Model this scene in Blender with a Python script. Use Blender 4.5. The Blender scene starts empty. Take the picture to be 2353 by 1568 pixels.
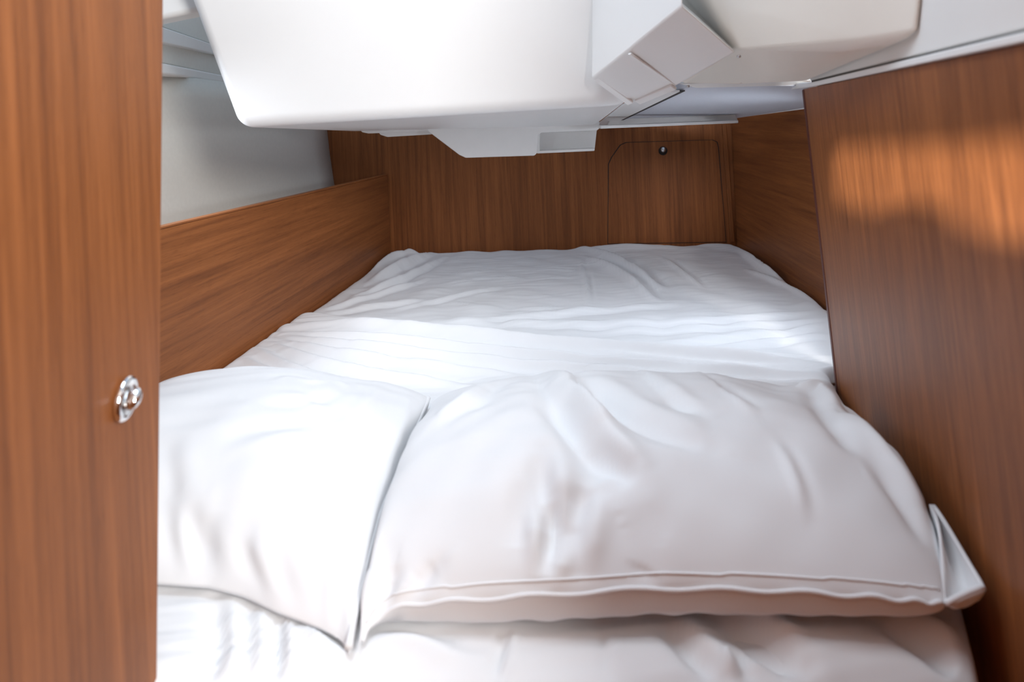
import bpy, bmesh, math, random
import numpy as np
from mathutils import Vector, Matrix

# ------------------------------------------------------------------ camera
C = bpy.context.scene.collection
SC = bpy.context.scene
EYE = 1.25                      # eye height over the cabin sole
F, CX, HY = 1569.0, 1176.5, 265.0
ROLL = math.radians(2.5)
CAMX = Vector((math.cos(ROLL), 0, -math.sin(ROLL)))
CAMY = Vector((math.sin(ROLL), 0, math.cos(ROLL)))
FWD = Vector((0, 1, 0))
ORG = Vector((0, 0, EYE))
cam_data = bpy.data.cameras.new('camera')
cam = bpy.data.objects.new('camera', cam_data); C.objects.link(cam)
cam.matrix_world = Matrix(((CAMX.x, CAMY.x, 0, ORG.x), (CAMX.y, CAMY.y, -1, ORG.y),
                           (CAMX.z, CAMY.z, 0, ORG.z), (0, 0, 0, 1)))
cam_data.lens = 24.0; cam_data.sensor_width = 36.0; cam_data.sensor_fit = 'HORIZONTAL'
cam_data.shift_y = -(784.0 - HY) / 2353.0
cam_data.clip_start = 0.02
cam_data.dof.use_dof = True
cam_data.dof.focus_distance = 1.75
cam_data.dof.aperture_fstop = 5.0
SC.camera = cam

# ------------------------------------------------------------------ world, lights, exposure
SC.view_settings.view_transform = 'Standard'
SC.view_settings.look = 'None'
SC.view_settings.exposure = 0.22
SC.view_settings.gamma = 1.0
world = bpy.data.worlds.new('world'); SC.world = world
world.use_nodes = True
world.node_tree.nodes['Background'].inputs[0].default_value = (0.62, 0.79, 1.0, 1)
world.node_tree.nodes['Background'].inputs[1].default_value = 0.7

def area(name, loc, target, sx, sy, power, col, spread=180):
    l = bpy.data.lights.new(name, 'AREA'); l.shape = 'RECTANGLE'; l.size = sx; l.size_y = sy
    l.energy = power; l.color = col; l.spread = math.radians(spread)
    o = bpy.data.objects.new(name, l); C.objects.link(o)
    o.location = loc
    o.rotation_euler = (Vector(target) - Vector(loc)).to_track_quat('-Z', 'Y').to_euler()
    return o
# daylight through the deck hatch over the entry and through the companionway behind the viewer
area('hatch_daylight', (-0.22, 0.55, EYE + 0.68), (-0.2, 0.95, EYE - 0.4), 0.45, 0.35, 4.8, (0.80, 0.90, 1.0))
area('companionway_daylight', (0.75, -0.75, EYE + 0.54), (-0.25, 0.8, EYE - 0.3), 0.45, 0.45, 34.0, (1.0, 0.985, 0.97))
# unseen fill lamps added either side of the berth to brighten the far sheet
area('berth_fill', (0.765, 1.47, EYE - 0.10), (-0.05, 1.85, EYE - 0.56), 0.34, 0.14, 2.2, (0.78, 0.88, 1.0), 125)
area('berth_fill', (-0.80, 1.36, EYE + 0.02), (0.25, 1.75, EYE - 0.56), 0.34, 0.14, 1.1, (0.80, 0.89, 1.0), 110)
# low sun through the portlight behind the viewer: makes the patch on the near right panel
SUN_AT = Vector((0.53, 1.0, EYE - 0.07)) + Vector((-0.6, -1.0, 0.42)) * 3.0
_s = bpy.data.lights.new('portlight_sun', 'SPOT'); _s.energy = 2100.0; _s.color = (1.0, 0.96, 0.89)
_s.spot_size = math.radians(26); _s.spot_blend = 0.1; _s.shadow_soft_size = 0.008
_so = bpy.data.objects.new('portlight_sun', _s); C.objects.link(_so); _so.location = SUN_AT
_so.rotation_euler = (Vector((0.53, 0.95, EYE - 0.07)) - SUN_AT).to_track_quat('-Z', 'Y').to_euler()

# ------------------------------------------------------------------ helpers
def ray(px, py):
    return FWD + CAMX * ((px - CX) / F) + CAMY * ((HY - py) / F)
def at_y(px, py, y):
    d = ray(px, py); return ORG + d * (y / d.y)
def at_z(px, py, z):            # z relative to the eye
    d = ray(px, py); return ORG + d * (z / d.z)
def on(px, py, pl):
    d = ray(px, py); p0, n = pl
    return ORG + d * ((p0 - ORG).dot(n) / d.dot(n))
def plane3(a, b, c):
    n = (b - a).cross(c - a).normalized(); return (a, n)
def project(V):
    V = np.asarray(V) - np.array(ORG)
    d = V @ np.array(FWD)
    return np.stack([CX + F * (V @ np.array(CAMX)) / d, HY - F * (V @ np.array(CAMY)) / d], 1)

def mesh_obj(name, verts, faces, mat, parent=None, smooth=False, bevel=0, seg=3, angle=40):
    me = bpy.data.meshes.new(name)
    me.from_pydata([tuple(v) for v in verts], [], [tuple(f) for f in faces])
    bm = bmesh.new(); bm.from_mesh(me)
    bmesh.ops.recalc_face_normals(bm, faces=bm.faces)
    bm.to_mesh(me); bm.free()
    return link(name, me, mat, parent, smooth, bevel, seg, angle)
def link(name, me, mat, parent=None, smooth=False, bevel=0, seg=3, angle=40):
    me.materials.append(mat)
    o = bpy.data.objects.new(name, me); C.objects.link(o)
    if parent is not None: o.parent = parent
    if smooth or bevel:
        for p in me.polygons: p.use_smooth = True
    if bevel:
        m = o.modifiers.new('bevel', 'BEVEL'); m.width = bevel; m.segments = seg
        m.limit_method = 'ANGLE'; m.angle_limit = math.radians(25); m.harden_normals = True
    return o
def prism(name, poly, vec, mat, parent=None, bevel=0.0, seg=2):
    poly = [Vector(p) for p in poly]; n = len(poly); vec = Vector(vec)
    v = poly + [p + vec for p in poly]
    f = [list(range(n)), list(range(2 * n - 1, n - 1, -1))]
    for i in range(n):
        j = (i + 1) % n
        f.append([i, j, n + j, n + i])
    return mesh_obj(name, v, f, mat, parent, bevel=bevel, seg=seg)
def hexa(name, b, t, mat, parent=None, bevel=0.0, seg=3):
    v = [Vector(p) for p in b] + [Vector(p) for p in t]
    f = [[0, 1, 2, 3], [7, 6, 5, 4], [0, 4, 5, 1], [1, 5, 6, 2], [2, 6, 7, 3], [3, 7, 4, 0]]
    return mesh_obj(name, v, f, mat, parent, bevel=bevel, seg=seg)
def box(name, lo, hi, mat, parent=None, bevel=0.0):
    x0, y0, z0 = lo; x1, y1, z1 = hi
    return hexa(name, [(x0, y0, z0), (x1, y0, z0), (x1, y1, z0), (x0, y1, z0)],
                [(x0, y0, z1), (x1, y0, z1), (x1, y1, z1), (x0, y1, z1)], mat, parent, bevel)
def tube_data(pts, r, seg=8, closed=False):
    pts = [Vector(p) for p in pts]; n = len(pts); V = []; Fc = []
    for i, p in enumerate(pts):
        a = pts[(i - 1) % n] if (closed or i > 0) else p
        b = pts[(i + 1) % n] if (closed or i < n - 1) else p
        t = (b - a).normalized()
        u = t.cross(Vector((0, 0, 1)))
        if u.length < 1e-4: u = t.cross(Vector((1, 0, 0)))
        u.normalize(); w = t.cross(u)
        rr = r[i] if hasattr(r, '__len__') else r
        for k in range(seg):
            q = 2 * math.pi * k / seg
            V.append(p + u * (rr * math.cos(q)) + w * (rr * math.sin(q)))
    m = n if closed else n - 1
    for i in range(m):
        for k in range(seg):
            a = i * seg + k; b = i * seg + (k + 1) % seg
            c = ((i + 1) % n) * seg + (k + 1) % seg; d = ((i + 1) % n) * seg + k
            Fc.append([a, b, c, d])
    if not closed:
        Fc.append(list(range(seg))[::-1]); Fc.append(list(range((n - 1) * seg, n * seg)))
    return V, Fc
def lathe(name, profile, origin, axis, mat, parent=None, seg=32, sx=1.0, up=Vector((0, 0, 1)), tilt=0.0):
    """profile: (radius, height) pairs along axis; sx squeezes the section into an oval whose long side is tilted."""
    axis = Vector(axis).normalized(); u = up.cross(axis).normalized(); w = axis.cross(u)
    u2 = u * math.cos(tilt) + w * math.sin(tilt); w2 = w * math.cos(tilt) - u * math.sin(tilt)
    V = []; Fc = []
    for r, h in profile:
        for k in range(seg):
            q = 2 * math.pi * k / seg
            V.append(Vector(origin) + axis * h + u2 * (r * sx * math.cos(q)) + w2 * (r * math.sin(q)))
    for i in range(len(profile) - 1):
        for k in range(seg):
            Fc.append([i * seg + k, i * seg + (k + 1) % seg, (i + 1) * seg + (k + 1) % seg, (i + 1) * seg + k])
    Fc.append(list(range(seg))[::-1]); Fc.append(list(range((len(profile) - 1) * seg, len(profile) * seg)))
    return mesh_obj(name, V, Fc, mat, parent, smooth=True)
def empty(name, loc):
    o = bpy.data.objects.new(name, None); C.objects.link(o); o.location = loc
    o.empty_display_size = 0.02
    return o
def adopt(parent, *kids):        # keep the children where they stand (their meshes are in place coordinates)
    for k in kids:
        k.parent = parent
        k.matrix_parent_inverse = Matrix.Translation(parent.location).inverted()
def tag(o, label, cat, group=None, kind=None):
    o['label'] = label
    if cat: o['category'] = cat
    if group: o['group'] = group
    if kind: o['kind'] = kind
    return o
def struct(o, label=None):
    o['kind'] = 'structure'
    if label: o['label'] = label
    return o

# ------------------------------------------------------------------ materials
def new_mat(name):
    m = bpy.data.materials.new(name); m.use_nodes = True
    nt = m.node_tree; b = nt.nodes['Principled BSDF']
    return m, nt, b
def wood(name, grain, light, mid, dark, rough=0.42, fine=120.0, broad=34.0, along=1.1, rot=0.0):
    m, nt, b = new_mat(name); N = nt.nodes; L = nt.links
    tc = N.new('ShaderNodeTexCoord')
    mr = N.new('ShaderNodeMapping'); mr.inputs['Rotation'].default_value = (0, 0, rot)
    L.new(tc.outputs['Object'], mr.inputs['Vector'])
    def streak(scale, stretch, detail):
        mp = N.new('ShaderNodeMapping'); s = [scale] * 3
        if grain == 'z': s[2] = stretch
        elif grain == 'y': s[1] = stretch
        else: s[0] = stretch
        mp.inputs['Scale'].default_value = s
        L.new(mr.outputs['Vector'], mp.inputs['Vector'])
        n = N.new('ShaderNodeTexNoise'); n.inputs['Detail'].default_value = detail
        n.inputs['Scale'].default_value = 1.0; n.inputs['Roughness'].default_value = 0.6
        n.inputs['Distortion'].default_value = 0.3
        L.new(mp.outputs['Vector'], n.inputs['Vector'])
        return n
    a = streak(broad, along * 0.8, 4); c = streak(fine, along * 3, 6)
    d = streak(fine * 4.5, along * 26, 2)
    mx = N.new('ShaderNodeMath'); mx.operation = 'MULTIPLY_ADD'; mx.inputs[1].default_value = 0.5
    L.new(a.outputs['Fac'], mx.inputs[0])
    m2 = N.new('ShaderNodeMath'); m2.operation = 'MULTIPLY'; m2.inputs[1].default_value = 0.5
    L.new(c.outputs['Fac'], m2.inputs[0]); L.new(m2.outputs[0], mx.inputs[2])
    r = N.new('ShaderNodeValToRGB')
    e = r.color_ramp.elements
    e[0].position = 0.32; e[0].color = (*dark, 1); e[1].position = 0.68; e[1].color = (*light, 1)
    q = e.new(0.5); q.color = (*mid, 1)
    L.new(mx.outputs[0], r.inputs['Fac'])
    # short dark pores
    pr = N.new('ShaderNodeValToRGB'); pr.color_ramp.elements[0].position = 0.3; pr.color_ramp.elements[0].color = (0.55, 0.5, 0.48, 1)
    pr.color_ramp.elements[1].position = 0.45; pr.color_ramp.elements[1].color = (1, 1, 1, 1)
    L.new(d.outputs['Fac'], pr.inputs['Fac'])
    mm = N.new('ShaderNodeMix'); mm.data_type = 'RGBA'; mm.blend_type = 'MULTIPLY'; mm.inputs['Factor'].default_value = 0.4
    L.new(r.outputs['Color'], mm.inputs[6]); L.new(pr.outputs['Color'], mm.inputs[7])
    L.new(mm.outputs[2], b.inputs['Base Color'])
    b.inputs['Roughness'].default_value = rough
    b.inputs['Specular IOR Level'].default_value = 0.16
    bp = N.new('ShaderNodeBump'); bp.inputs['Strength'].default_value = 0.08; bp.inputs['Distance'].default_value = 0.001
    L.new(c.outputs['Fac'], bp.inputs['Height']); L.new(bp.outputs['Normal'], b.inputs['Normal'])
    return m
LT, MD, DK = (0.365, 0.130, 0.043), (0.258, 0.090, 0.030), (0.160, 0.054, 0.020)
W_V = wood('teak_vertical', 'z', LT, MD, DK)
W_Y = wood('teak_lengthwise', 'y', LT, MD, DK)
W_X = wood('teak_crosswise', 'x', LT, MD, DK)
W_RAIL = wood('teak_side_board', 'y', LT, MD, DK, rot=0.131)
W_RIN = wood('teak_berth_side', 'y', LT, MD, DK, rot=0.03)
def plain(name, col, rough=0.5, metal=0.0, noise=0.0, nscale=40, bump=0.0, spec=0.5, sheen=0.0):
    m, nt, b = new_mat(name); N = nt.nodes; L = nt.links
    tc = N.new('ShaderNodeTexCoord')
    n = N.new('ShaderNodeTexNoise'); n.inputs['Scale'].default_value = nscale; n.inputs['Detail'].default_value = 4
    L.new(tc.outputs['Object'], n.inputs['Vector'])
    r = N.new('ShaderNodeValToRGB'); k = 1 - noise
    r.color_ramp.elements[0].color = (col[0] * k, col[1] * k, col[2] * k, 1); r.color_ramp.elements[1].color = (*col, 1)
    r.color_ramp.elements[0].position = 0.3; r.color_ramp.elements[1].position = 0.7
    L.new(n.outputs['Fac'], r.inputs['Fac']); L.new(r.outputs['Color'], b.inputs['Base Color'])
    b.inputs['Roughness'].default_value = rough; b.inputs['Metallic'].default_value = metal
    b.inputs['Specular IOR Level'].default_value = spec
    b.inputs['Sheen Weight'].default_value = sheen
    if bump:
        bp = N.new('ShaderNodeBump'); bp.inputs['Strength'].default_value = bump; bp.inputs['Distance'].default_value = 0.002
        L.new(n.outputs['Fac'], bp.inputs['Height']); L.new(bp.outputs['Normal'], b.inputs['Normal'])
    return m
GEL = plain('white_gelcoat', (0.90, 0.90, 0.885), 0.3, noise=0.02, nscale=6)
GEL_M = plain('white_gelcoat_matte', (0.85, 0.845, 0.82), 0.5, noise=0.03, nscale=9)
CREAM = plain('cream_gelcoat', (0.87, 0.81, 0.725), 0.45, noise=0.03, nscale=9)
LINER = plain('grey_vinyl_liner', (0.71, 0.69, 0.63), 0.7, noise=0.04, nscale=90, bump=0.1)
HEAD = plain('headliner', (0.62, 0.64, 0.70), 0.65, noise=0.05, nscale=120, bump=0.1)
PLAST = plain('white_plastic', (0.80, 0.79, 0.77), 0.45, noise=0.02, nscale=30)
COTTON = plain('white_cotton', (0.87, 0.875, 0.885), 0.9, noise=0.02, nscale=14, spec=0.15, sheen=0.1)
COTTON2 = plain('white_percale', (0.89, 0.89, 0.895), 0.9, noise=0.02, nscale=10, spec=0.15, sheen=0.1)
CHROME = plain('chrome', (0.9, 0.9, 0.9), 0.08, 1.0)
STEEL = plain('dull_steel', (0.6, 0.6, 0.6), 0.3, 1.0)
BLACK = plain('black_gap', (0.012, 0.01, 0.009), 0.7)
SEAM = plain('grey_sealant', (0.10, 0.095, 0.085), 0.6)
DARKEDGE = wood('dark_edge_band', 'z', (0.15, 0.045, 0.03), (0.11, 0.034, 0.024), (0.08, 0.024, 0.018), rough=0.45)

# ------------------------------------------------------------------ reference planes of the cabin
ZM = -0.52                                                    # mattress top below the eye
bw_l = at_z(905, 580, ZM); bw_r = at_z(1683, 558, ZM)
UP = Vector((0, 0, 1))
PL_BACK = plane3(bw_l, bw_r, bw_l + UP)
nb = PL_BACK[1] if PL_BACK[1].y > 0 else -PL_BACK[1]            # pointing aft
db = (bw_r - bw_l).normalized()
RB1 = at_y(1925, 915, 1.255); RT1 = at_y(1845, 205, 1.255)
RB2 = at_z(2292, 1350, -0.455)
PL_RIGHT = plane3(RB1, RT1, RB2)
nr = PL_RIGHT[1] if PL_RIGHT[1].x > 0 else -PL_RIGHT[1]          # pointing outboard
rr_far = at_z(1690, 556, ZM); rr_near = at_z(1902, 700, ZM)
PL_RIN = plane3(rr_far, rr_near, rr_far + UP)
nri = PL_RIN[1] if PL_RIN[1].x > 0 else -PL_RIN[1]
rl_far = at_z(899, 580, ZM); rl_near = at_z(512, 846, ZM)
PL_RAIL = plane3(rl_far, rl_near, rl_far + UP)
nl = PL_RAIL[1] if PL_RAIL[1].x < 0 else -PL_RAIL[1]

# ------------------------------------------------------------------ setting: wood walls
def wall_quad(p, q, z0, z1):
    p, q = Vector(p), Vector(q)
    return [Vector((p.x, p.y, EYE + z0)), Vector((q.x, q.y, EYE + z0)), Vector((q.x, q.y, EYE + z1)), Vector((p.x, p.y, EYE + z1))]
pb_l = bw_l - db * 0.55; pb_r = bw_r + db * 0.12
struct(prism('wall_back', wall_quad(pb_l, pb_r + db * 0.40, -0.8, 0.60), nb * 0.02, W_V), 'dark teak bulkhead across the far end of the berth')
dri = (rr_near - rr_far).normalized()
wr_near = rr_far + dri * 1.31
struct(prism('wall_right', wall_quad(rr_far - dri * 0.0, wr_near, -0.8, 0.22), nri * 0.02, W_RIN), 'shadowed teak side of the berth beyond the near panel')
# near right panel: a raked bulkhead running from the berth mouth towards the viewer
pr_top = [on(1845, 205, PL_RIGHT), on(2353, 100, PL_RIGHT)]
dtop = (pr_top[1] - pr_top[0]); 
KE = (1.255 - 0.04) / (pr_top[0].y - pr_top[1].y)
pr_tn = pr_top[0] + dtop * KE
dbot = (RB1 - RT1)
pb_far = RB1 + dbot * 0.5
pb_near = pb_far + Vector((pr_tn.x - pr_top[0].x, pr_tn.y - pr_top[0].y, 0))
PANEL = [pr_top[0], pr_tn, pb_near, pb_far]
struct(prism('wall_right_entry', PANEL, nr * 0.022, W_V, bevel=0.0015), 'near teak panel at the right with a patch of sunlight')
ed = [pr_top[0] - nr * 0.0015, pb_far - nr * 0.0015]
inward = (pr_tn - pr_top[0]); inward.z = 0; inward.normalize()
struct(prism('trim_1', [ed[0] - inward * 0.004, ed[0] + inward * 0.012, ed[1] + inward * 0.012, ed[1] - inward * 0.004], nr * 0.026, DARKEDGE, bevel=0.003), 'dark edge strip of the near right teak panel')
# return from the near panel out to the berth side (unseen from the front, closes the locker behind it)
q0 = Vector((pb_far.x, pb_far.y, 0)) + Vector((nr.x, nr.y, 0)) * 0.024; q1 = wr_near - dri * 0.004
struct(prism('wall_right_return', wall_quad((q0.x, 1.245, 0), (q1.x + 0.0, q1.y, 0), -0.8, -0.06), (0, -0.018, 0), W_V), 'teak return behind the near right panel')
# corner bead
cb = [on(1664, 285, PL_BACK), on(1684, 556, PL_BACK)]
struct(prism('trim_2', [cb[0] + db * (-0.010) - nb * 0.012, cb[0] + db * 0.006 - nb * 0.012, cb[1] + db * 0.006 - nb * 0.012, cb[1] - db * 0.010 - nb * 0.012], nb * 0.0115, W_V, bevel=0.003), 'slim corner bead between the far bulkhead and the right side')

# ------------------------------------------------------------------ access hatch in the far bulkhead
hp = [(1397, 560), (1399, 378), (1406, 362), (1426, 334), (1440, 328), (1636, 322), (1647, 327), (1650, 340), (1668, 556)]
hpts = [on(x, y, PL_BACK) for x, y in hp]
hatch = empty('access_hatch', (hpts[0] + hpts[-1]) / 2)
tag(hatch, 'teak access hatch with a dark latch knob in the far bulkhead', 'hatch')
ctr = sum(hpts, Vector()) / len(hpts)
gp = [p + (p - ctr).normalized() * 0.0032 - nb * 0.0002 for p in hpts]
adopt(hatch, prism('gap', gp, -nb * 0.0006, BLACK), prism('panel', [p - nb * 0.0004 for p in hpts], -nb * 0.0022, W_V, bevel=0.0008))
kc = on(1523, 345, PL_BACK) - nb * 0.002
kn = lathe('latch', [(0.0, 0), (0.0165, 0), (0.0165, 0.004), (0.014, 0.009), (0.0, 0.0095)], kc - UP * 0.003, -nb, BLACK)
kb = lathe('button', [(0.0, 0), (0.010, 0), (0.010, 0.006), (0.0085, 0.011), (0.004, 0.0125), (0.0, 0.0128)], kc + UP * 0.002 - nb * 0.007, -nb, STEEL)
adopt(hatch, kn); kb.parent = kn

# ------------------------------------------------------------------ left: berth side board, shelf, hull liner
top_far = on(890, 403, PL_RAIL); top_near = on(365, 528, PL_RAIL)
dl = (top_near - top_far)
t_near = top_far + dl * 1.55
bfar = Vector((rl_far.x, rl_far.y, EYE - 0.80)); 
b_near = Vector((t_near.x, t_near.y, EYE - 0.80)); t_far = top_far.copy()
trim_back = 0.003
sb = empty('side_board', Vector((rl_near.x, rl_near.y, EYE - 0.8)))
tag(sb, 'long teak board along the left side of the mattress below the grey hull', 'board')
adopt(sb, prism('board', [t_far, t_near, b_near, Vector((t_far.x, t_far.y, EYE - 0.8))], nl * 0.018, W_RAIL, bevel=0.002),
      prism('top_edge', [t_far - nl * 0.001 + UP * 0.0045, t_near - nl * 0.001 + UP * 0.0045, t_near - nl * 0.001 + UP * 0.0003, t_far - nl * 0.001 + UP * 0.0003], nl * 0.02, W_RAIL, bevel=0.0015))
sh = [t_far + nl * 0.018 - UP * 0.06, t_near + nl * 0.018 - UP * 0.06, t_near + nl * 0.33 - UP * 0.06, t_far + nl * 0.33 - UP * 0.06]
struct(prism('shelf_left', sh, -UP * 0.012, W_Y), 'shelf hidden behind the left side board')
# hull liner: gently flared surface
h_bot = on(768, 431, PL_BACK); h_top = on(755, 298, PL_BACK)
hd = Vector((-0.15, -1, 0.0)).normalized()
V = []; Fc = []
prof = [(0.10, -0.62), (0.035, -0.36), (0.0, -0.24), (-0.012, -0.12), (-0.02, 0.0), (-0.024, 0.07), (-0.026, 0.12)]
nY = 16
for i in range(nY + 1):
    s = i / nY * 2.2
    for off, z in prof:
        base = h_bot + hd * s
        V.append(Vector((base.x + off - 0.02 * s * s * 0.3, base.y, EYE + z * (1 + 0.10 * s) + 0.012 * s)))
m = len(prof)
nv = len(V)
for v in list(V): V.append(v + Vector((-0.02, 0, 0)))
for i in range(nY):
    for j in range(m - 1):
        a, b2, c2, d2 = i * m + j, i * m + j + 1, (i + 1) * m + j + 1, (i + 1) * m + j
        Fc.append([a, b2, c2, d2]); Fc.append([nv + d2, nv + c2, nv + b2, nv + a])
    a, d2 = i * m, (i + 1) * m; Fc.append([a, d2, nv + d2, nv + a])
    a, d2 = i * m + m - 1, (i + 1) * m + m - 1; Fc.append([d2, a, nv + a, nv + d2])
for i in (0, nY):
    for j in range(m - 1):
        a, b2 = i * m + j, i * m + j + 1
        Fc.append([a, b2, nv + b2, nv + a])
struct(mesh_obj('wall_left', V, Fc, LINER, smooth=True), 'pale grey hull liner above the left side board')
# deck-edge mouldings along the top of the hull liner
def rail_strip(name, pts0, pts1, mat, label, bevel=0.003):
    n = len(pts0)
    v = pts0 + pts1
    f = [list(range(n)), list(range(2 * n - 1, n - 1, -1))] + [[i, (i + 1) % n, n + (i + 1) % n, n + i] for i in range(n)]
    return struct(mesh_obj(name, v, f, mat, bevel=bevel, seg=3), label)
def sect(px, y0, y1, Y, depth, proud):
    a = at_y(px, y0, Y); b = at_y(px, y1, Y)
    s = Vector((1, 0.1, 0)) * proud
    return [a + s, b + s, b - Vector((depth, 0, 0)), a - Vector((depth, 0, 0))]
rail_strip('trim_3', sect(345, 138, 166, 1.55, 0.08, 0.0), sect(530, 176, 192, 2.35, 0.08, 0.0), GEL_M, 'lowest pale bead along the top of the grey hull liner', 0.006)
rail_strip('trim_4', sect(345, 93, 139, 1.58, 0.08, 0.0), sect(530, 134, 178, 2.4, 0.08, 0.0), LINER, 'recessed grey band over the lowest bead')
rail_strip('trim_5', sect(345, 52, 91, 1.52, 0.08, 0.0), sect(530, 116, 132, 2.35, 0.08, 0.0), GEL_M, 'upper pale band along the deck edge')
rail_strip('trim_6', sect(345, -80, 52, 1.60, 0.10, 0.0), sect(530, 40, 116, 2.42, 0.10, 0.0), LINER, 'underside of the side deck above the bands')
bmv = [at_y(300, 66, 1.42), at_y(500, 20, 1.42), at_y(490, -4, 1.36), at_y(430, 4, 1.34), at_y(300, 26, 1.34)]
struct(prism('trim_7', [at_y(300, 58, 1.36), at_y(500, 17, 1.36), at_y(500, -90, 1.36), at_y(300, -90, 1.36)], (0, 0.06, 0.0), GEL_M, bevel=0.012, seg=4), 'white deck beam at the top left beside the cockpit moulding')

# ------------------------------------------------------------------ overhead: cockpit well, housing, deck moulding
t1b = at_y(543, 294, 1.36); t2b = at_y(1450, 239, 1.33); t3b = at_y(1374, 290, 2.25); t4b = at_y(800, 302, 2.15)
t1t = at_y(335, -260, 1.22); t2t = at_y(1420, -260, 1.20)
t3t = t3b + Vector((0.08, 0.02, 0.5)); t4t = t4b + Vector((-0.08, 0.02, 0.5))
well = hexa('cockpit_well', [t1b, t2b, t3b, t4b], [t1t, t2t, t3t, t4t], GEL, bevel=0.026, seg=6)
tag(well, 'big smooth white moulded tub hanging over the berth from above', 'moulding')
# the angular housing beside it
hv = {'a': at_y(1412, -140, 1.15), 'bt': at_y(1570, -140, 1.02), 'b': at_y(1568, 13, 1.03), 'c': at_y(1690, 120, 1.10),
      'd': at_y(1552, 198, 1.24), 'e': at_y(1440, 238, 1.29), 'g': at_y(1360, 180, 1.27), 'h': at_y(1362, -140, 1.25), 'v': at_y(1441, 117, 1.14)}
keys = ['a', 'bt', 'b', 'c', 'd', 'e', 'g', 'h', 'v']; ix = {k: i for i, k in enumerate(keys)}
loop = ['a', 'bt', 'b', 'c', 'd', 'e', 'g', 'h']
V = [hv[k] for k in keys] + [hv[k] + Vector((0.01, 0.05, 0.015)) for k in loop]
Fc = [[ix[k] for k in q] for q in (('a', 'bt', 'b', 'v'), ('v', 'b', 'c', 'd'), ('v', 'd', 'e', 'g'), ('a', 'v', 'g', 'h'))]
for i in range(8):
    j = (i + 1) % 8
    Fc.append([ix[loop[i]], ix[loop[j]], 9 + j, 9 + i])
Fc.append([9 + i for i in range(8)])
hous = empty('angular_housing', hv['d'])
tag(hous, 'faceted white angular housing between the white tub and the beige overhead box', 'housing')
adopt(hous, mesh_obj('shell', V, Fc, GEL, bevel=0.004, seg=3))
# raised rims of the lower facet
def bar(name, p, q, w, nrm, mat, th=0.006, bev=0.002):
    p, q = Vector(p), Vector(q); d = (q - p).normalized(); s = d.cross(nrm).normalized()
    return prism(name, [p - s * w / 2, q - s * w / 2, q + s * w / 2, p + s * w / 2], -nrm * th, mat, bevel=bev)
n3 = ((hv['d'] - hv['v']).cross(hv['g'] - hv['v'])).normalized()
if n3.y < 0: n3 = -n3
adopt(hous, bar('rim', hv['g'] + Vector((0.008, -0.002, 0.003)), hv['e'] + Vector((0.008, -0.002, 0.003)), 0.018, n3, GEL),
      bar('rim', hv['e'] + Vector((0.020, -0.002, 0.005)), hv['d'] + Vector((-0.002, -0.002, 0.002)), 0.018, n3, GEL),
      bar('rim', hv['v'] + Vector((0.004, 0, -0.003)), hv['d'] + Vector((0.0, 0, 0.004)), 0.006, n3, GEL, 0.004, 0.0015))

# deck moulding (the shaded beige box) and its underside
PL_R = PL_RIGHT
k1 = at_y(1560, -140, 1.16); k1b = at_y(1572, 14, 1.16); k2 = at_y(1690, 122, 1.14); k3 = at_y(1968, 108, 0.95); k4 = on(2118, 87, PL_R); k4 = k4 - nr * 0.001
def on_line(px, py, p, q, push):      # the point seen there on the vertical face through p and q, set out a little
    n = Vector((q.y - p.y, p.x - q.x, 0)).normalized()
    if n.y > 0: n = -n
    return on(px, py, (p + n * push, n))
k3 = on_line(1968, 108, k2, k4, 0.014)
k5 = on(2140, -140, PL_R); k3t = on_line(1972, -140, k2, k4, 0.014)
f1 = at_y(1552, 196, 1.30); f2 = at_y(1700, 193, 1.30); f3 = on(1866, 186, PL_R) - nr * 0.002
dm = empty('overhead_box', k3); tag(dm, 'shaded beige overhead box with a grey underside above the right panel', 'box')
V = [k1, k1b, k2, k3, k4, k5, k3t, f1, f2, f3]
top = [Vector((f1.x, f1.y, k1.z)), Vector((f3.x, f3.y, k1.z))]
V += top
Fc = [[0, 6, 3, 2, 1], [6, 5, 4, 3], [2, 3, 8, 7], [3, 4, 9, 8], [1, 2, 7], [0, 1, 7, 10], [7, 8, 9, 11, 10], [4, 5, 11, 9], [0, 10, 11, 5, 6]]
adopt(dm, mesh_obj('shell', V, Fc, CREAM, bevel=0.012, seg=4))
lipz = [at_y(1556, 192, 1.305), at_y(1866, 184, 1.305), at_y(1862, 196, 1.32), at_y(1600, 203, 1.32)]
adopt(dm, prism('lip', lipz, (0, 0.03, 0.012), GEL_M, bevel=0.003))
for (sx, sy, yy) in ((1698, 128, 1.11), (1581, 197, 1.29)):
    adopt(dm, lathe('screw', [(0, 0), (0.0035, 0), (0.0035, 0.0025), (0.0, 0.003)], at_y(sx, sy, yy), (0, -0.3, -1), STEEL, seg=12))
# side deck liner above the near right panel, seam and white capping
g1 = on(1862, 190, PL_R); g2 = on(2353, 82, PL_R); gd = g2 - g1
a0 = g1 + gd * 0.0; a1 = g1 + gd * ((g1.y - 0.54) / (g1.y - g2.y))
upR = (RT1 - RB1).normalized()
e0 = pr_top[0] + dtop * 0.09; e1 = pr_top[0] + dtop * ((pr_top[0].y - 0.44) / (pr_top[0].y - pr_top[1].y))
struct(prism('wall_right_upper', [e0 + upR * 0.0118, e1 + upR * 0.0098, e1 + upR * 0.40, e0 + upR * 0.40], nr * 0.02, GEL_M, bevel=0.002), 'pale liner above the near right teak panel')
struct(prism('trim_8', [e0 - nr * 0.005 + upR * 0.0005, e1 - nr * 0.005 + upR * 0.0005, e1 - nr * 0.005 + upR * 0.0075, e0 - nr * 0.005 + upR * 0.008], nr * 0.02, GEL, bevel=0.0015), 'thin white capping strip along the top of the near right panel')
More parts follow.
